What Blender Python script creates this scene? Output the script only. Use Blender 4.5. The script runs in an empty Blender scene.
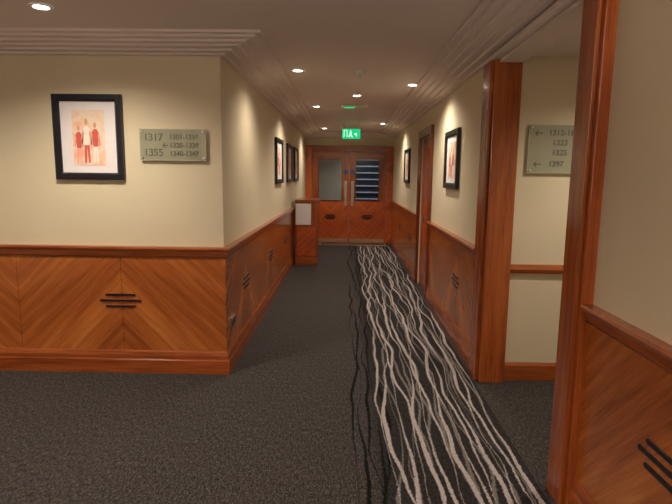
import bpy, bmesh, math, random
from mathutils import Vector, Matrix
random.seed(4)
scene = bpy.context.scene
XL, XR, YF, YE, ZC = -0.92, 1.06, 3.92, 12.0, 2.48

# ------------------------------------------------------------------ materials
class NT:
    def __init__(s, name, rough=0.6, spec=0.5):
        s.m = bpy.data.materials.new(name); s.m.use_nodes = True
        s.t = s.m.node_tree; s.b = s.t.nodes['Principled BSDF']
        s.b.inputs['Roughness'].default_value = rough
        s.b.inputs['Specular IOR Level'].default_value = spec
    def n(s, typ, **kw):
        nd = s.t.nodes.new(typ)
        for k, v in kw.items(): setattr(nd, k, v)
        return nd
    def l(s, a, b): s.t.links.new(a, b)
    def val(s, sock, v):
        if hasattr(v, 'is_output'): s.l(v, sock)
        else: sock.default_value = v
    def math(s, op, a, b=0.0, c=0.0):
        nd = s.n('ShaderNodeMath', operation=op)
        for i, v in enumerate((a, b, c)): s.val(nd.inputs[i], v)
        return nd.outputs[0]
    def comb(s, x, y, z=0.0):
        nd = s.n('ShaderNodeCombineXYZ')
        for i, v in enumerate((x, y, z)): s.val(nd.inputs[i], v)
        return nd.outputs[0]
    def noise(s, vec, scale=1.0, detail=4.0, rough=0.55, dist=0.0):
        nd = s.n('ShaderNodeTexNoise')
        if vec is not None: s.l(vec, nd.inputs['Vector'])
        nd.inputs['Scale'].default_value = scale; nd.inputs['Detail'].default_value = detail
        nd.inputs['Roughness'].default_value = rough; nd.inputs['Distortion'].default_value = dist
        return nd.outputs['Fac']
    def ramp(s, fac, stops):
        nd = s.n('ShaderNodeValToRGB'); s.l(fac, nd.inputs[0])
        e = nd.color_ramp.elements
        while len(e) < len(stops): e.new(0.5)
        for i, (p, c) in enumerate(stops):
            e[i].position = p; e[i].color = (*c, 1)
        return nd.outputs[0]
    def mix(s, f, a, b, bt='MIX'):
        nd = s.n('ShaderNodeMix', data_type='RGBA', blend_type=bt)
        s.val(nd.inputs[0], f)
        s.val(nd.inputs[6], a if hasattr(a, 'is_output') else (*a, 1))
        s.val(nd.inputs[7], b if hasattr(b, 'is_output') else (*b, 1))
        return nd.outputs[2]
    def base(s, c): s.val(s.b.inputs['Base Color'], c if hasattr(c, 'is_output') else (*c, 1))
    def bump(s, h, strength=0.2, dist=0.01):
        nd = s.n('ShaderNodeBump'); nd.inputs['Strength'].default_value = strength
        nd.inputs['Distance'].default_value = dist
        s.l(h, nd.inputs['Height']); s.l(nd.outputs[0], s.b.inputs['Normal'])

def plaster(name, col, var=0.04):
    k = NT(name, 0.75, 0.25)
    co = k.n('ShaderNodeTexCoord').outputs['Object']
    f = k.noise(co, 1.5, 3)
    c2 = tuple(max(0, x*(1-var*2)) for x in col)
    k.base(k.mix(f, c2, col))
    k.bump(k.noise(co, 180, 2), 0.05, 0.002)
    return k.m

def simple(name, col, rough=0.5, metal=0.0, spec=0.5, emit=None, es=1.0, var=0.08, scale=20):
    k = NT(name, rough, spec)
    co = k.n('ShaderNodeTexCoord').outputs['Object']
    k.base(k.mix(k.noise(co, scale, 2), tuple(x*(1-var) for x in col), tuple(min(1, x*(1+var)) for x in col)))
    k.b.inputs['Metallic'].default_value = metal
    if emit:
        k.b.inputs['Emission Color'].default_value = (*emit, 1)
        k.b.inputs['Emission Strength'].default_value = es
    return k.m

def wood(name, dark, mid, light, chevron=0.0, rough=0.24):
    k = NT(name, rough, 0.45)
    uv = k.n('ShaderNodeUVMap').outputs[0]
    sp = k.n('ShaderNodeSeparateXYZ'); k.l(uv, sp.inputs[0])
    u, z = sp.outputs[0], sp.outputs[1]
    if chevron:
        f = k.math('PINGPONG', u, chevron)
        a = k.math('SUBTRACT', z, f)     # across the grain
        b = k.math('ADD', z, f)
        v0 = k.comb(k.math('MULTIPLY', a, 2.6), k.math('MULTIPLY', b, 0.4), 5.0)
        v1 = k.comb(k.math('MULTIPLY', a, 17.0), k.math('MULTIPLY', b, 0.8), 0.0)
        v2 = k.comb(k.math('MULTIPLY', a, 110.0), k.math('MULTIPLY', b, 4.0), 0.0)
        fac = k.math('ADD', k.math('MULTIPLY', k.noise(v0, 1, 2, 0.5), 0.4),
              k.math('ADD', k.math('MULTIPLY', k.noise(v1, 1, 3, 0.5), 0.38), k.math('MULTIPLY', k.noise(v2, 1, 3, 0.6), 0.22)))
        lo, hi = 0.37, 0.63
    else:
        v1 = k.comb(k.math('MULTIPLY', u, 0.8), k.math('MULTIPLY', z, 12.0), 0.0)
        v2 = k.comb(k.math('MULTIPLY', u, 4.0), k.math('MULTIPLY', z, 110.0), 3.0)
        fac = k.math('ADD', k.math('MULTIPLY', k.noise(v1, 1, 3), 0.6), k.math('MULTIPLY', k.noise(v2, 1, 3), 0.4))
        lo, hi = 0.38, 0.62
    c = k.ramp(fac, [(lo, dark), (0.5, mid), (hi, light)])
    if chevron:
        e1 = k.math('LESS_THAN', f, 0.0022)
        e2 = k.math('GREATER_THAN', f, chevron-0.0022)
        c = k.mix(k.math('MULTIPLY', k.math('ADD', e1, e2), 0.6), c, (0.05, 0.012, 0.004))
    k.base(c)
    k.b.inputs['Coat Weight'].default_value = 0.35
    k.b.inputs['Coat Roughness'].default_value = 0.16
    return k.m

M_wall = plaster('cream_wall_paint', (0.68, 0.61, 0.46))
M_ceil = plaster('ceiling_paint', (0.78, 0.70, 0.67))
M_chev = wood('chevron_veneer', (0.23, 0.056, 0.012), (0.40, 0.115, 0.023), (0.56, 0.195, 0.045), 0.8)
M_wood = wood('cherry_trim', (0.20, 0.043, 0.010), (0.31, 0.073, 0.016), (0.41, 0.112, 0.026))
M_dchev = wood('door_veneer', (0.28, 0.050, 0.013), (0.46, 0.095, 0.022), (0.62, 0.15, 0.038), 0.42)
M_dark = wood('dark_stained_wood', (0.10, 0.022, 0.008), (0.16, 0.035, 0.012), (0.22, 0.05, 0.017))
M_black = simple('black_lacquer', (0.010, 0.010, 0.018), 0.3)
M_steel = simple('brushed_steel', (0.62, 0.6, 0.56), 0.3, 1.0)
M_white = simple('white_plastic', (0.75, 0.73, 0.68), 0.45)
M_paper = simple('white_mount_card', (0.76, 0.73, 0.78), 0.7, var=0.02)
M_ink = simple('dark_lettering', (0.11, 0.11, 0.09), 0.6)
M_brass = simple('brass_threshold', (0.6, 0.5, 0.36), 0.35, 0.9)
M_bulb = simple('lamp_glass', (1, 1, 1), 0.4, emit=(1.0, 0.9, 0.8), es=20)
M_green = simple('exit_green', (0.0, 0.35, 0.12), 0.4, emit=(0.0, 0.75, 0.28), es=0.8)
M_lit = simple('exit_white', (0.9, 1, 0.9), 0.4, emit=(0.8, 1.0, 0.85), es=1.2)
M_blue = simple('blue_sticker', (0.03, 0.12, 0.5), 0.4)
M_slat = simple('blind_slat', (0.60, 0.70, 0.85), 0.5)
M_night = simple('dark_blue_recess', (0.012, 0.016, 0.035), 0.5)
M_fred = simple('figure_red', (0.60, 0.10, 0.08), 0.6)
M_fpink = simple('figure_pink', (0.80, 0.36, 0.30), 0.6)
M_fwhite = simple('figure_white', (0.82, 0.74, 0.70), 0.6)
M_fskin = simple('figure_skin', (0.60, 0.32, 0.20), 0.6)

k = NT('frosted_sign_glass', 0.22, 0.6); k.base((0.36, 0.36, 0.27)); k.b.inputs['Transmission Weight'].default_value = 0.15
M_sign = k.m
M_edge = simple('glass_green_edge', (0.50, 0.55, 0.42), 0.2)
k = NT('clear_glazing', 0.03, 0.5); k.base((0.72, 0.76, 0.76)); k.b.inputs['Transmission Weight'].default_value = 1.0
k.b.inputs['IOR'].default_value = 1.2
M_glass = k.m

def print_mat(name, off):
    k = NT(name, 0.6, 0.3)
    uv = k.n('ShaderNodeUVMap').outputs[0]
    mp = k.n('ShaderNodeMapping'); mp.inputs['Location'].default_value = (off, off*1.7, 0)
    k.l(uv, mp.inputs[0])
    f = k.noise(mp.outputs[0], 7, 2, 0.5)
    k.base(k.ramp(f, [(0.32, (0.78, 0.38, 0.26)), (0.45, (0.80, 0.55, 0.42)), (0.55, (0.78, 0.66, 0.56)), (0.66, (0.78, 0.46, 0.38))]))
    return k.m
M_print = [print_mat('art_print_%d' % i, i*3.3) for i in range(4)]

# carpet --------------------------------------------------
def carpet():
    k = NT('woven_carpet', 0.95, 0.1)
    co = k.n('ShaderNodeTexCoord').outputs['Object']
    sp = k.n('ShaderNodeSeparateXYZ'); k.l(co, sp.inputs[0])
    X, Y = sp.outputs[0], sp.outputs[1]
    jit = k.noise(co, 40, 2, 0.6)
    fine = k.noise(co, 150, 2, 0.6)
    jit2 = k.noise(k.comb(k.math('MULTIPLY', X, 150.0), k.math('MULTIPLY', Y, 75.0)), 1, 2, 0.7)
    med = k.noise(k.comb(k.math('MULTIPLY', X, 85.0), k.math('MULTIPLY', Y, 24.0), 4.0), 1, 3, 0.75)
    wv = k.math('ADD', k.math('MULTIPLY', jit2, 0.55), k.math('MULTIPLY', med, 0.45))
    c = k.ramp(wv, [(0.38, (0.012, 0.010, 0.011)), (0.5, (0.046, 0.041, 0.042)), (0.63, (0.125, 0.115, 0.113))])
    edge = k.math('ADD', X, k.math('MULTIPLY', jit, 0.08))
    mr = k.n('ShaderNodeMapRange'); k.l(edge, mr.inputs[0]); mr.inputs[1].default_value = 0.20; mr.inputs[2].default_value = 0.27
    inb = k.math('MULTIPLY', mr.outputs[0], k.math('LESS_THAN', X, 1.0))
    dark = k.ramp(wv, [(0.38, (0.006, 0.006, 0.007)), (0.62, (0.036, 0.032, 0.034))])
    c = k.mix(k.math('MULTIPLY', inb, 0.85), c, dark)
    Xj = k.math('ADD', X, k.math('ADD', k.math('MULTIPLY', k.math('SUBTRACT', jit, 0.5), 0.022), k.math('MULTIPLY', k.math('SUBTRACT', fine, 0.5), 0.022)))
    def line(x0, amp, fr, seed, w):
        nd = k.n('ShaderNodeTexNoise', noise_dimensions='1D')
        k.l(k.math('MULTIPLY_ADD', Y, fr, seed), nd.inputs['W'])
        nd.inputs['Scale'].default_value = 1.0; nd.inputs['Detail'].default_value = 2.0; nd.inputs['Roughness'].default_value = 0.42
        off = k.math('MULTIPLY_ADD', nd.outputs['Fac'], amp, x0 - amp*0.5)
        d = k.math('ABSOLUTE', k.math('SUBTRACT', Xj, off))
        nw = k.math('MULTIPLY_ADD', k.math('SINE', k.math('MULTIPLY_ADD', Y, 2.3, seed*3.7)), w*0.75, w)
        return k.math('LESS_THAN', d, nw)
    def fam(lst):
        acc = None
        for p in lst:
            o = line(*p); acc = o if acc is None else k.math('MAXIMUM', acc, o)
        return acc
    blacks = fam([(0.08+0.045*i, 0.20, 0.8, 7.7*i+100, 0.006) for i in range(5)])
    greys = fam([(0.30+0.065*i, 0.22, 0.8, 5.3*i+40, 0.0055) for i in range(11)])
    whites = fam([(0.27+0.054*i, 0.20, 0.75, 9.1*i+3, 0.0075 if i % 3 else 0.005) for i in range(14)])
    c = k.mix(blacks, c, (0.005, 0.005, 0.005))
    inw = k.math('LESS_THAN', X, 1.0)
    c = k.mix(k.math('MULTIPLY', greys, inw), c, (0.16, 0.15, 0.15))
    c = k.mix(k.math('MULTIPLY', whites, inw), c, k.ramp(fine, [(0.38, (0.20, 0.185, 0.19)), (0.56, (0.52, 0.48, 0.50))]))
    k.base(c)
    k.bump(jit2, 0.4, 0.005)
    return k.m
M_carpet = carpet()

# ------------------------------------------------------------------ mesh builder
class MB:
    def __init__(s): s.v = []; s.f = []; s.uv = []; s.mi = []; s.mats = []
    def mid(s, m):
        if m not in s.mats: s.mats.append(m)
        return s.mats.index(m)
    def face(s, pts, uvs, m):
        i = len(s.v); s.v += [tuple(p) for p in pts]; s.f.append(list(range(i, i+len(pts)))); s.uv.append(uvs); s.mi.append(s.mid(m))
    def box(s, fr, u, n, z, m, vert=False, uo=0.0):
        O, U, N = fr
        P = lambda a, b, c: O + U*a + N*b + Vector((0, 0, c))
        u0, u1 = u; n0, n1 = n; z0, z1 = z
        sw = (lambda l: [(b, a) for a, b in l]) if vert else (lambda l: l)
        for nn in (n0, n1):
            q = [(u0, z0), (u1, z0), (u1, z1), (u0, z1)]
            s.face([P(a, nn, b) for a, b in q], sw([(a-uo, b) for a, b in q]), m)
        for uu in (u0, u1):
            q = [(n0, z0), (n1, z0), (n1, z1), (n0, z1)]
            s.face([P(uu, a, b) for a, b in q], sw([(a, b) for a, b in q]), m)
        for zz in (z0, z1):
            q = [(u0, n0), (u1, n0), (u1, n1), (u0, n1)]
            s.face([P(a, b, zz) for a, b in q], [(a, b) for a, b in q], m)
    def prof(s, fr, pts, u0, u1, k0, k1, m, uo=0.0):
        O, U, N = fr
        A = [O + U*(u0 - k0*n) + N*n + Vector((0, 0, z)) for n, z in pts]
        B = [O + U*(u1 + k1*n) + N*n + Vector((0, 0, z)) for n, z in pts]
        L = len(pts); acc = 0
        for i in range(L):
            j = (i+1) % L
            d = math.dist(pts[i], pts[j])
            s.face([A[i], B[i], B[j], A[j]], [(u0-uo, acc), (u1-uo, acc), (u1-uo, acc+d), (u0-uo, acc+d)], m)
            acc += d
        s.face(A, [(n+0.1, z) for n, z in pts], m); s.face(B[::-1], [(n+0.1, z) for n, z in pts][::-1], m)
    def cyl(s, c0, c1, r0, r1, m, seg=24):
        c0 = Vector(c0); c1 = Vector(c1); d = (c1-c0).normalized()
        a = d.orthogonal().normalized(); b = d.cross(a)
        R = lambda c, r: [c + (a*math.cos(t)+b*math.sin(t))*r for t in [2*math.pi*i/seg for i in range(seg)]]
        A, B = R(c0, r0), R(c1, r1)
        for i in range(seg):
            j = (i+1) % seg
            s.face([A[i], A[j], B[j], B[i]], [(0, i/seg), (0, j/seg), (1, j/seg), (1, i/seg)], m)
        s.face(A, [(0, 0)]*seg, m); s.face(B, [(0, 0)]*seg, m)
    def make(s, name, parent=None, bevel=0.0):
        me = bpy.data.meshes.new(name); me.from_pydata(s.v, [], s.f)
        for m in s.mats: me.materials.append(m)
        uvl = me.uv_layers.new(name='UVMap'); li = 0
        for p, uvs in zip(me.polygons, s.uv):
            for q in uvs:
                uvl.data[li].uv = q; li += 1
        for p, i in zip(me.polygons, s.mi): p.material_index = i
        bm = bmesh.new(); bm.from_mesh(me)
        bmesh.ops.remove_doubles(bm, verts=bm.verts, dist=1e-5)
        bmesh.ops.recalc_face_normals(bm, faces=bm.faces); bm.to_mesh(me); bm.free()
        ob = bpy.data.objects.new(name, me); scene.collection.objects.link(ob)
        if parent: ob.parent = parent
        if bevel:
            md = ob.modifiers.new('bevel', 'BEVEL'); md.width = bevel; md.segments = 2; md.limit_method = 'ANGLE'
        return ob

V = Vector
def W():
    return (V((0, 0, 0)), V((1, 0, 0)), V((0, 1, 0)))
def wbox(name, x, y, z, m, bevel=0):
    b = MB(); b.box(W(), x, y, z, m); return b.make(name, bevel=bevel)
def empty(name, loc=(0, 0, 0)):
    e = bpy.data.objects.new(name, None); e.location = (0, 0, 0); scene.collection.objects.link(e)
    e.empty_display_size = 0.1
    return e

F_front = (V((XL, YF, 0)), V((-1, 0, 0)), V((0, -1, 0)))
F_left = (V((XL, YF, 0)), V((0, 1, 0)), V((1, 0, 0)))
F_right = (V((XR, 4.08, 0)), V((0, 1, 0)), V((-1, 0, 0)))
XN = 1.10
F_near = (V((XN, 2.28, 0)), V((0, -1, 0)), V((-1, 0, 0)))
F_pass = (V((1.22, 3.90, 0)), V((1, 0, 0)), V((0, -1, 0)))
F_end = (V((XL, YE, 0)), V((1, 0, 0)), V((0, -1, 0)))

# ------------------------------------------------------------------ shell
wbox('floor', (-4.35, 3.35), (-2.15, 14.2), (-0.1, 0), M_carpet)
b = MB()
b.box(W(), (-4.35, 1.22), (-2.15, 14.2), (ZC, ZC+0.1), M_ceil)
b.box(W(), (1.22, 3.35), (-2.15, 14.2), (2.40, ZC+0.1), M_ceil)
b.make('ceiling')
wbox('wall_front_left', (-4.35, XL), (YF, YF+0.15), (0, ZC), M_wall)
wbox('wall_corridor_left', (XL-0.15, XL), (YF+0.15, 14.05), (0, ZC), M_wall)
DY0, DY1, DZ = 6.62, 7.52, 2.06
b = MB()
b.box(W(), (XR, XR+0.16), (4.08, DY0), (0, ZC), M_wall)
b.box(W(), (XR, XR+0.16), (DY1, 14.05), (0, ZC), M_wall)
b.box(W(), (XR, XR+0.16), (DY0, DY1), (DZ, ZC), M_wall)
b.make('wall_corridor_right')
wbox('wall_near_right', (XN, XN+0.15), (-2.0, 2.28), (0, ZC), M_wall)
wbox('wall_passage_far', (1.22, 3.35), (3.90, 4.05), (0, 2.40), M_wall)
wbox('wall_passage_near', (XN+0.15, 3.2), (2.13, 2.28), (0, 2.40), M_wall)
wbox('wall_passage_end', (3.2, 3.35), (2.13, 3.90), (0, 2.40), M_wall)
wbox('wall_lobby_left', (-4.35, -4.2), (-2.0, YF), (0, ZC), M_wall)
wbox('wall_lobby_back', (-4.35, XN+0.15), (-2.15, -2.0), (0, ZC), M_wall)
wbox('wall_vestibule', (XL-0.15, XR+0.16), (14.05, 14.2), (0, ZC), M_wall)

# wainscot --------------------------------------------------
RAIL = [(0, 0.915), (0.022, 0.915), (0.03, 0.93), (0.03, 0.965), (0.05, 0.972), (0.055, 0.985), (0.05, 0.998), (0, 0.998)]
BASE = [(0, 0), (0.034, 0), (0.034, 0.105), (0.028, 0.115), (0.028, 0.145), (0.022, 0.17), (0.012, 0.185), (0, 0.185)]
def wains(tag, fr, u0, u1, k0=0, k1=0, uo=0.0):
    b = MB()
    P = [(0, 0.18), (0.014, 0.18), (0.014, 0.92), (0, 0.92)]
    b.prof(fr, P, u0, u1, k0, k1, M_chev, uo=uo)
    b.prof(fr, RAIL, u0, u1, k0, k1, M_wood)
    b.make('trim_wainscot_'+tag)
    b = MB(); b.prof(fr, BASE, u0, u1, k0, k1, M_wood); b.make('baseboard_'+tag)
def inlay(fr, u, z=0.575):
    b = MB()
    for dz, w in ((0.045, 0.115), (0, 0.16), (-0.045, 0.115)):
        b.box(fr, (u-w, u+w), (0.012, 0.022), (z+dz-0.008, z+dz+0.008), M_black)
    b.make('wainscot_inlay')
wains('front_left', F_front, 0, 3.28, k0=1)
wains('corridor_left', F_left, 0, YE-YF, k0=1)
for u in (0.8, 2.4): inlay(F_front, u)
for u in (0.8, 2.4, 4.0): inlay(F_left, u)
c1 = DY0-0.11-4.08; c2 = DY1+0.11-4.08
wains('corridor_right', F_right, 0, c1)
wains('corridor_right_far', F_right, c2, YE-4.08, uo=c2)
inlay(F_right, 0.8); inlay(F_right, c2+0.8); inlay(F_right, c2+2.4)
wains('near_right', F_near, 0, 4.28, uo=-0.1)
inlay(F_near, 0.63, 0.585); inlay(F_near, 2.3)
b = MB()
b.prof(F_pass, [(0, 0.84), (0.03, 0.84), (0.04, 0.87), (0.03, 0.905), (0, 0.905)], 0, 1.98, 0, 0, M_wood)
b.make('trim_passage_rail')
b = MB(); b.prof(F_pass, [(0, 0), (0.025, 0), (0.025, 0.12), (0.012, 0.14), (0, 0.14)], 0, 1.98, 0, 0, M_wood); b.make('baseboard_passage')

# crown ------------------------------------------------------
z = 2.385
CR = [(0, ZC), (0, z)]
st = [0.035, 0.10, 0.165, 0.23, 0.295, 0.35]
for i, n in enumerate(st):
    CR.append((n, z)); z += 0.0155
    if i < len(st)-1:
        CR.append((n+0.008, z-0.006)); 
        CR.append((n+0.008, z))
CR.append((st[-1], ZC))
def crown(tag, fr, u0, u1, k0, k1):
    b = MB(); b.prof(fr, CR, u0, u1, k0, k1, M_ceil); b.make('trim_crown_'+tag)
crown('front_left', F_front, 0, 3.28, 1, 0)
crown('corridor_left', F_left, 0, YE-YF, 1, -1)
crown('corridor_right', (V((XR, -2, 0)), V((0, 1, 0)), V((-1, 0, 0))), 0, YE+2, 0, -1)
crown('end', F_end, 0, XR-XL, -1, -1)

# opening posts and header -----------------------------------
b = MB(); b.box(W(), (XR, XR+0.16), (2.49, 3.82), (2.34, ZC), M_ceil)
b.box(W(), (1.0, XR), (2.28, 4.08), (2.361, 2.386), M_ceil); b.make('trim_passage_header')
b = MB()
b.box(W(), (1.03, 1.22), (3.82, 4.08), (0, 2.36), M_wood, vert=True)
b.box(W(), (1.005, 1.03), (3.86, 4.05), (0.0, 2.36), M_wood, vert=True)
b.make('trim_passage_post_far', None, 0.005)
b = MB()
b.box(W(), (1.05, 1.25), (2.28, 2.49), (0, 2.36), M_wood, vert=True)
b.box(W(), (1.03, 1.05), (2.31, 2.46), (0.0, 2.36), M_wood, vert=True)
b.make('trim_passage_post_near', None, 0.005)

# side door on right wall -------------------------------------
e = empty('door_2')
Fd = (V((XR, DY0, 0)), V((0, 1, 0)), V((-1, 0, 0))); w = DY1-DY0
b = MB()
b.box(Fd, (-0.11, 0), (-0.0, 0.04), (0, DZ+0.11), M_dark, vert=True)
b.box(Fd, (w, w+0.11), (-0.0, 0.04), (0, DZ+0.11), M_dark, vert=True)
b.box(Fd, (0, w), (0.0, 0.04), (DZ, DZ+0.11), M_dark)
b.make('casing', e, 0.005)
b = MB(); b.box(Fd, (0.003, w-0.003), (-0.06, -0.015), (0.005, DZ-0.003), M_wood, vert=True)
b.box(Fd, (0.1, w-0.1), (-0.015, -0.008), (0.2, 0.9), M_dchev); b.box(Fd, (0.1, w-0.1), (-0.015, -0.008), (1.0, 1.95), M_dchev)
b.make('leaf', e)
b = MB(); b.cyl((XR+0.015, DY0+0.09, 1.02), (XR-0.035, DY0+0.09, 1.02), 0.012, 0.012, M_steel, 12)
b.box(Fd, (0.08, 0.2), (0.03, 0.045), (1.01, 1.03), M_steel); b.make('handle', e)

# end double door ---------------------------------------------
b = MB()
b.box(W(), (XL, XR), (YE, YE+0.12), (2.2, ZC), M_wall); b.make('wall_corridor_end')
e = empty('door_1')
Fe = (V((XL, YE, 0)), V((1, 0, 0)), V((0, -1, 0)))
TW = XR-XL
b = MB()
b.box(Fe, (0.0, 0.15), (-0.12, 0.03), (0, 2.2), M_dchev, vert=True)
b.box(Fe, (TW-0.15, TW), (-0.12, 0.03), (0, 2.2), M_dchev, vert=True)
b.box(Fe, (0.15, TW-0.15), (-0.12, 0.03), (2.08, 2.2), M_wood)
b.make('frame', e, 0.004)
lw = (TW-0.30)/2
for s in (0, 1):
    a0 = 0.15+s*lw+0.004; a1 = a0+lw-0.008
    w0, w1, z0, z1 = a0+0.13, a1-0.15, 0.96, 1.92
    b = MB()
    N = (-0.06, -0.01)
    cen = 0.15+s*lw+lw/2
    b.box(Fe, (a0, a1), N, (0.005, z0), M_dchev, uo=cen)
    b.box(Fe, (a0, a1), N, (z1, 2.075), M_wood)
    b.box(Fe, (a0, w0), N, (z0, z1), M_wood, vert=True)
    b.box(Fe, (w1, a1), N, (z0, z1), M_wood, vert=True)
    t = 0.02
    for (p, q, r, v) in ((w0, w1, z0, z0+t), (w0, w1, z1-t, z1), (w0, w0+t, z0+t, z1-t), (w1-t, w1, z0+t, z1-t)):
        b.box(Fe, (p, q), (-0.055, 0.0), (r, v), M_dark)
    b.make('leaf_%d' % (s+1), e)
    b = MB(); b.box(Fe, (w0+t, w1-t), (-0.04, -0.034), (z0+t, z1-t), M_glass); b.make('glass_%d' % (s+1), e)
    b = MB()
    for dz, ww in ((0.04, 0.10), (0, 0.15), (-0.04, 0.10)):
        b.box(Fe, (cen-ww, cen+ww), (-0.012, 0.0), (0.60+dz-0.011, 0.60+dz+0.011), M_black)
    b.make('inlay_%d' % (s+1), e)
    hx = XL + (a1-0.07 if s == 0 else a0+0.07)
    b = MB()
    b.cyl((hx, YE-0.06, 0.88), (hx, YE-0.06, 1.40), 0.013, 0.013, M_steel, 12)
    for hz in (0.93, 1.35): b.cyl((hx, YE-0.06, hz), (hx, YE+0.012, hz), 0.01, 0.01, M_steel, 10)
    b.box(Fe, (hx-XL-0.03, hx-XL+0.03), (-0.011, -0.006), (0.86, 1.42), M_steel)
    b.make('pull_handle_%d' % (s+1), e)
    b = MB(); b.cyl((hx, YE+0.011, 1.62), (hx, YE+0.004, 1.62), 0.045, 0.045, M_blue, 20); b.make('fire_door_sticker_%d' % (s+1), e)
    b = MB(); b.box(Fe, (a0+0.02, a1-0.02), (-0.011, -0.006), (0.02, 0.10), M_brass); b.make('kick_plate_%d' % (s+1), e)
b = MB(); b.box(Fe, (0.34, TW-0.16), (0.04, 0.42), (0.0, 0.012), M_brass)
for i in range(12): b.box(Fe, (0.36, TW-0.18), (0.045+i*0.03, 0.055+i*0.03), (0.012, 0.018), M_dark)
b.make('door_mat')

# window with blind in the vestibule
e = empty('venetian_blind')
b = MB(); b.box(W(), (0.12, 0.98), (14.0, 14.05), (0.6, 2.3), M_night); b.make('dark_pane', e)
b = MB()
for i in range(9):
    zz = 0.75+i*0.17
    b.box(W(), (0.16, 0.94), (13.95, 13.995), (zz, zz+0.03), M_slat)
b.box(W(), (0.10, 0.16), (13.93, 14.0), (0.6, 2.3), M_slat); b.box(W(), (0.94, 1.0), (13.93, 14.0), (0.6, 2.3), M_slat)
b.make('slats', e)

# cabinet ------------------------------------------------------
e = empty('wooden_cabinet')
CX0, CX1, CY0, CY1, CZ = XL+0.058, XL+0.44, 8.95, 9.65, 1.09
Fc = (V((CX0, CY0, 0)), V((1, 0, 0)), V((0, -1, 0))); cw = CX1-CX0
b = MB(); b.box(Fc, (0, cw), (-0.7, 0), (0, CZ), M_wood, vert=True)
b.box(Fc, (0.0, cw+0.02), (-0.7, 0.02), (CZ, CZ+0.035), M_wood)
b.box(Fc, (0.0, cw), (0, 0.015), (0, 0.12), M_wood)
b.box(Fc, (0.03, cw-0.03), (0, 0.008), (0.16, 0.66), M_dchev)
b.make('carcass', e, 0.004)
b = MB(); b.box(Fc, (0.01, cw-0.11), (0.0, 0.03), (0.70, 1.06), M_white)
b.box(Fc, (0.03, cw-0.13), (0.03, 0.033), (0.73, 1.03), M_paper); b.make('notice_box', e, 0.003)

# pictures -----------------------------------------------------
def picture(fr, u0, u1, z0, z1, pm, fw=0.055, flip=1):
    e = empty('framed_picture')
    b = MB()
    pr = [(0.0, 0.0), (0.03, 0.0), (0.034, 0.006), (0.034, fw-0.012), (0.022, fw), (0.0, fw)]
    O, U, N = fr
    P = lambda a, n, c: O + U*a + N*n + V((0, 0, c))
    corners = lambda d: [(u0+d, z0+d), (u1-d, z0+d), (u1-d, z1-d), (u0+d, z1-d)]
    for i in range(len(pr)-1):
        (n0, d0), (n1, d1) = pr[i], pr[i+1]
        A, B = corners(d0), corners(d1)
        for j in range(4):
            q = (j+1) % 4
            b.face([P(A[j][0], n0, A[j][1]), P(A[q][0], n0, A[q][1]), P(B[q][0], n1, B[q][1]), P(B[j][0], n1, B[j][1])],
                   [(0, 0), (1, 0), (1, 1), (0, 1)], M_black)
    b.make('frame', e)
    b = MB(); b.box(fr, (u0+fw-0.005, u1-fw+0.005), (0.004, 0.012), (z0+fw-0.005, z1-fw+0.005), M_paper); b.make('mount', e)
    cu, hw = (u0+u1)/2, (u1-u0)*0.5-fw
    pz0, pz1 = z0+fw+(z1-z0)*0.09, z1-fw-(z1-z0)*0.10
    pw = hw*0.58
    b = MB(); b.box(fr, (cu-pw, cu+pw), (0.012, 0.014), (pz0, pz1), pm)
    b.make('print', e)
    b = MB(); h = pz1-pz0
    def poly(q, m, lay):
        b.face([P(cu + flip*a*pw, 0.0145+lay*0.0004, pz0+c*h) for a, c in q], [(0, 0)]*len(q), m)
    for cx, sc, top, leg in ((-0.42, 1.0, M_fred, M_fwhite), (0.12, 1.08, M_fwhite, M_fred), (0.62, 0.92, M_fred, M_fpink)):
        T = lambda pts: [(cx+x*sc, y*sc) for x, y in pts]
        poly(T([(-0.16, 0.04), (-0.05, 0.04), (0.0, 0.30), (0.06, 0.04), (0.18, 0.04), (0.15, 0.36), (-0.14, 0.36)]), leg, 0)
        poly(T([(-0.14, 0.34), (0.15, 0.34), (0.22, 0.60), (0.08, 0.66), (-0.08, 0.66), (-0.22, 0.60)]), top, 1)
        poly(T([(-0.22, 0.60), (-0.30, 0.36), (-0.22, 0.35), (-0.14, 0.54)]), M_fskin, 2)
        poly(T([(0.22, 0.60), (0.14, 0.54), (0.24, 0.35), (0.31, 0.37)]), M_fskin, 2)
        poly(T([(0.09*math.cos(t), 0.73+0.055*math.sin(t)) for t in [i*math.pi/5 for i in range(10)]]), M_fskin, 3)
    b.make('printed_figures', e)
def uf(x): return XL-x
picture(F_front, uf(-1.645), uf(-2.155), 1.495, 2.11, M_print[0], 0.05)
picture(F_left, 6.8-YF, 7.5-YF, 1.43, 2.02, M_print[1])
picture(F_left, 8.1-YF, 8.8-YF, 1.43, 2.02, M_print[2])
picture(F_left, 9.2-YF, 9.9-YF, 1.43, 2.02, M_print[3])
picture(F_right, 4.98-4.08, 5.62-4.08, 1.43, 2.0, M_print[3])
picture(F_right, 8.8-4.08, 9.5-4.08, 1.43, 2.0, M_print[1])

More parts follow.
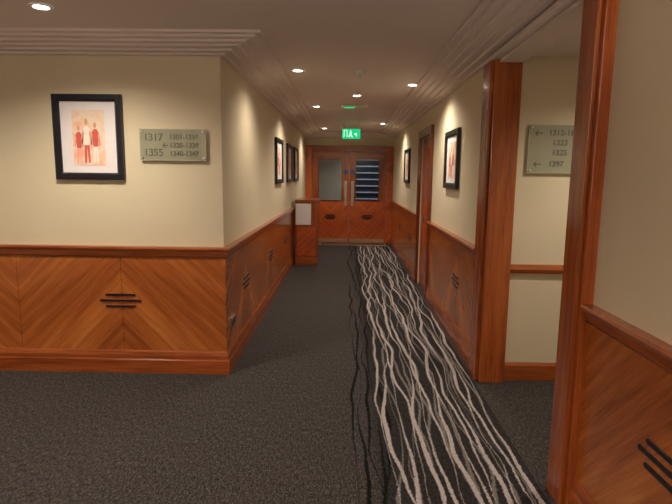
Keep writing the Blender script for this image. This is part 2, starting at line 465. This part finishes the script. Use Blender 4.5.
# signs --------------------------------------------------------
def sign(fr, u0, u1, z0, z1, lines):
    e = empty('room_direction_sign')
    b = MB(); b.box(fr, (u0, u1), (0.018, 0.026), (z0, z1), M_edge)
    b.box(fr, (u0+0.004, u1-0.004), (0.026, 0.0265), (z0+0.004, z1-0.004), M_sign); b.make('glass_plate', e)
    b = MB(); O, U, N = fr
    for a in (u0+0.02, u1-0.02):
        for c in (z0+0.02, z1-0.02):
            p = O+U*a+V((0, 0, c)); b.cyl(p, p+N*0.034, 0.008, 0.008, M_steel, 12)
    b.make('standoffs', e)
    for (txt, x, z, sz) in lines:
        cu = bpy.data.curves.new('t', 'FONT'); cu.body = txt; cu.size = sz; cu.extrude = 0.0008; cu.offset = 0.0012
        ob = bpy.data.objects.new('tmp', cu); scene.collection.objects.link(ob)
        bpy.context.view_layer.update()
        me = bpy.data.meshes.new_from_object(ob); bpy.data.objects.remove(ob)
        o2 = bpy.data.objects.new('lettering', me); scene.collection.objects.link(o2); me.materials.clear(); me.materials.append(M_ink)
        o2.rotation_euler = (math.pi/2, 0, 0); o2.location = (x, O.y-0.028, z); o2.parent = e
    def arrow(x, z, s, d):
        b = MB(); F = (V((x, O.y, z)), V((d, 0, 0)), V((0, -1, 0)))
        b.box(F, (-s, s), (0.026, 0.0285), (-0.004, 0.004), M_ink)
        for sg in (1, -1):
            q = [(s, 0), (s-0.018, sg*0.02), (s-0.026, sg*0.02), (s-0.01, 0)]
            b.face([F[0]+F[1]*a+V((0, -0.0285, c)) for a, c in q], [(0, 0)]*4, M_ink)
        b.make('arrow', e)
    return arrow
ar = sign(F_front, uf(-1.03), uf(-1.52), 1.64, 1.87, [
    ('1317', -1.49, 1.785, 0.072), ('1355', -1.49, 1.675, 0.072), ('1301-1316', -1.30, 1.795, 0.05), ('1320-1338', -1.30, 1.735, 0.05), ('1340-1347', -1.30, 1.675, 0.05)])
ar(-1.33, 1.75, 0.02, -1)
ar = sign(F_pass, 0.09, 0.46, 1.58, 1.925, [
    ('1312-16', 1.45, 1.85, 0.055), ('1323', 1.48, 1.78, 0.055), ('1325', 1.48, 1.71, 0.055), ('1397', 1.46, 1.63, 0.055)])
ar(1.38, 1.865, 0.028, -1); ar(1.38, 1.645, 0.028, -1)

# socket on the left corridor wall
e = empty('wall_socket')
b = MB(); b.box(F_left, (0.12, 0.27), (0.014, 0.024), (0.32, 0.41), M_steel); b.make('plate', e, 0.003)
b = MB(); b.box(F_left, (0.145, 0.175), (0.024, 0.028), (0.345, 0.385), M_black); b.box(F_left, (0.215, 0.245), (0.024, 0.028), (0.345, 0.385), M_black); b.make('outlets', e)

# ceiling items --------------------------------------------------
def downlight(x, y, power, z=ZC, r=0.045, ang=150, col=(1.0, 0.85, 0.66)):
    e = empty('recessed_downlight')
    b = MB()
    seg = 28
    rings = [(r+0.018, z-0.001), (r+0.016, z-0.008), (r+0.002, z-0.008), (r-0.004, z-0.003)]
    for i in range(len(rings)-1):
        for j in range(seg):
            t0, t1 = 2*math.pi*j/seg, 2*math.pi*(j+1)/seg
            f = lambda rr, zz, t: V((x+rr*math.cos(t), y+rr*math.sin(t), zz))
            b.face([f(*rings[i], t0), f(*rings[i], t1), f(*rings[i+1], t1), f(*rings[i+1], t0)], [(0, 0)]*4, M_white)
    b.make('bezel', e)
    b = MB(); b.cyl((x, y, z-0.003), (x, y, z-0.0055), r-0.004, r-0.008, M_bulb); b.make('lamp', e)
    L = bpy.data.lights.new('spot', 'SPOT'); L.energy = power; L.color = col; L.spot_size = math.radians(ang); L.spot_blend = 1.0
    L.shadow_soft_size = 0.04
    o = bpy.data.objects.new('spot', L); o.location = (x, y, z-0.03); scene.collection.objects.link(o); o.parent = e
for p in [(-1.75, 3.12, 112), (-3.3, 3.2, 45), (-1.0, 0.9, 62), (-2.8, 1.0, 60), (-0.3, -0.9, 35), (-2.0, -0.8, 55),  # this row: all but the first are unseen, added to light the lobby
          (0.67, 5.6, 75), (-0.42, 7.4, 75), (0.11, 6.38, 30), (0.65, 9.7, 75), (-0.45, 10.8, 65), (-0.45, 4.9, 45)]:
    downlight(*p)
downlight(1.95, 3.05, 85, z=2.40)
downlight(0.5, 13.0, 55, z=ZC, col=(0.85, 0.9, 1.0))

# added fill lights in sconce bowls, unseen behind / beside the viewpoint, brighten the ceiling
def fill_uplight(fr, u, power):
    e = empty('unseen_fill_light'); O, U, N = fr
    c = O+U*u+V((0, 0, 1.85)); b = MB(); seg = 16
    rings = [(0.03, -0.14), (0.08, -0.10), (0.13, -0.03), (0.15, 0.0)]
    f = lambda r, z, t: c+U*(r*math.cos(t))+N*(r*math.sin(t)*0.8)+V((0, 0, z))
    for i in range(3):
        for j in range(seg):
            t0, t1 = math.pi*j/seg, math.pi*(j+1)/seg
            b.face([f(*rings[i], t0), f(*rings[i], t1), f(*rings[i+1], t1), f(*rings[i+1], t0)], [(0, 0)]*4, M_white)
    b.make('bowl', e)
    L = bpy.data.lights.new('up', 'AREA'); L.shape = 'RECTANGLE'; L.size = 0.2; L.size_y = 0.08; L.energy = power; L.color = (1.0, 0.86, 0.76)
    o = bpy.data.objects.new('up', L); o.rotation_euler = (math.pi, 0, 0); o.location = c+N*0.06; scene.collection.objects.link(o); o.parent = e
F_back = (V((-4.2, -2, 0)), V((1, 0, 0)), V((0, 1, 0)))
fill_uplight(F_back, 2.2, 45); fill_uplight(F_back, 4.4, 50)
fill_uplight(F_near, 1.9, 50)

e = empty('smoke_detector')
b = MB(); b.cyl((0.11, 4.9, ZC), (0.11, 4.9, ZC-0.02), 0.055, 0.055, M_white); b.cyl((0.11, 4.9, ZC-0.02), (0.11, 4.9, ZC-0.045), 0.042, 0.03, M_white)
b.make('body', e)
b = MB(); b.cyl((0.11, 4.9, ZC-0.045), (0.11, 4.9, ZC-0.055), 0.02, 0.016, M_steel); b.make('sensor', e)
e = empty('emergency_light')
b = MB(); b.box(W(), (-0.1, 0.28), (7.2, 7.33), (ZC-0.025, ZC), M_white); b.make('housing', e, 0.006)
b = MB(); b.box(W(), (-0.04, 0.10), (7.215, 7.315), (ZC-0.034, ZC-0.025), M_green); b.make('diffuser', e, 0.003)
e = empty('fire_exit_sign')
sx, sy = 0.08, 9.5
b = MB(); b.box(W(), (sx-0.16, sx+0.16), (sy, sy+0.03), (2.19, 2.36), M_green); b.make('panel', e, 0.003)
b = MB(); b.box(W(), (sx-0.17, sx+0.17), (sy-0.01, sy+0.04), (2.36, 2.40), M_white)
for dx in (-0.12, 0.12): b.cyl((sx+dx, sy+0.015, 2.40), (sx+dx, sy+0.015, ZC), 0.006, 0.006, M_steel, 10)
b.make('hanger', e)
b = MB(); Fs = (V((sx, sy, 0)), V((1, 0, 0)), V((0, -1, 0)))
def poly(q): b.face([Fs[0]+V((a, -0.002, c)) for a, c in q], [(0, 0)]*len(q), M_lit)
poly([(-0.13, 2.22), (-0.13, 2.34), (-0.07, 2.34), (-0.07, 2.22), (-0.078, 2.22), (-0.078, 2.332), (-0.122, 2.332), (-0.122, 2.22)])
poly([(-0.02, 2.33), (0.0, 2.33), (0.0, 2.31), (-0.02, 2.31)])
poly([(-0.03, 2.30), (0.01, 2.30), (0.0, 2.265), (0.03, 2.215), (0.018, 2.21), (-0.012, 2.25), (-0.045, 2.215), (-0.053, 2.225), (-0.022, 2.262)])
poly([(0.06, 2.285), (0.10, 2.285), (0.10, 2.26), (0.06, 2.26)]); poly([(0.08, 2.26), (0.10, 2.26), (0.09, 2.225)])
b.make('pictogram', e)

# world + camera ---------------------------------------------------
w = bpy.data.worlds.new('world'); scene.world = w; w.use_nodes = True
w.node_tree.nodes['Background'].inputs[0].default_value = (0.02, 0.02, 0.025, 1)
cam = bpy.data.cameras.new('camera'); co = bpy.data.objects.new('camera', cam); scene.collection.objects.link(co)
cam.sensor_width = 36; cam.lens = 524/672*36; cam.clip_start = 0.02
R = Matrix.Rotation(math.radians(1.0), 4, 'Z') @ Matrix.Rotation(math.radians(90-8.36), 4, 'X') @ Matrix.Rotation(0.012, 4, 'Z')
co.matrix_world = Matrix.Translation((0, 0, 1.55)) @ R
scene.camera = co
scene.view_settings.view_transform = 'Standard'
scene.view_settings.exposure = 0.0
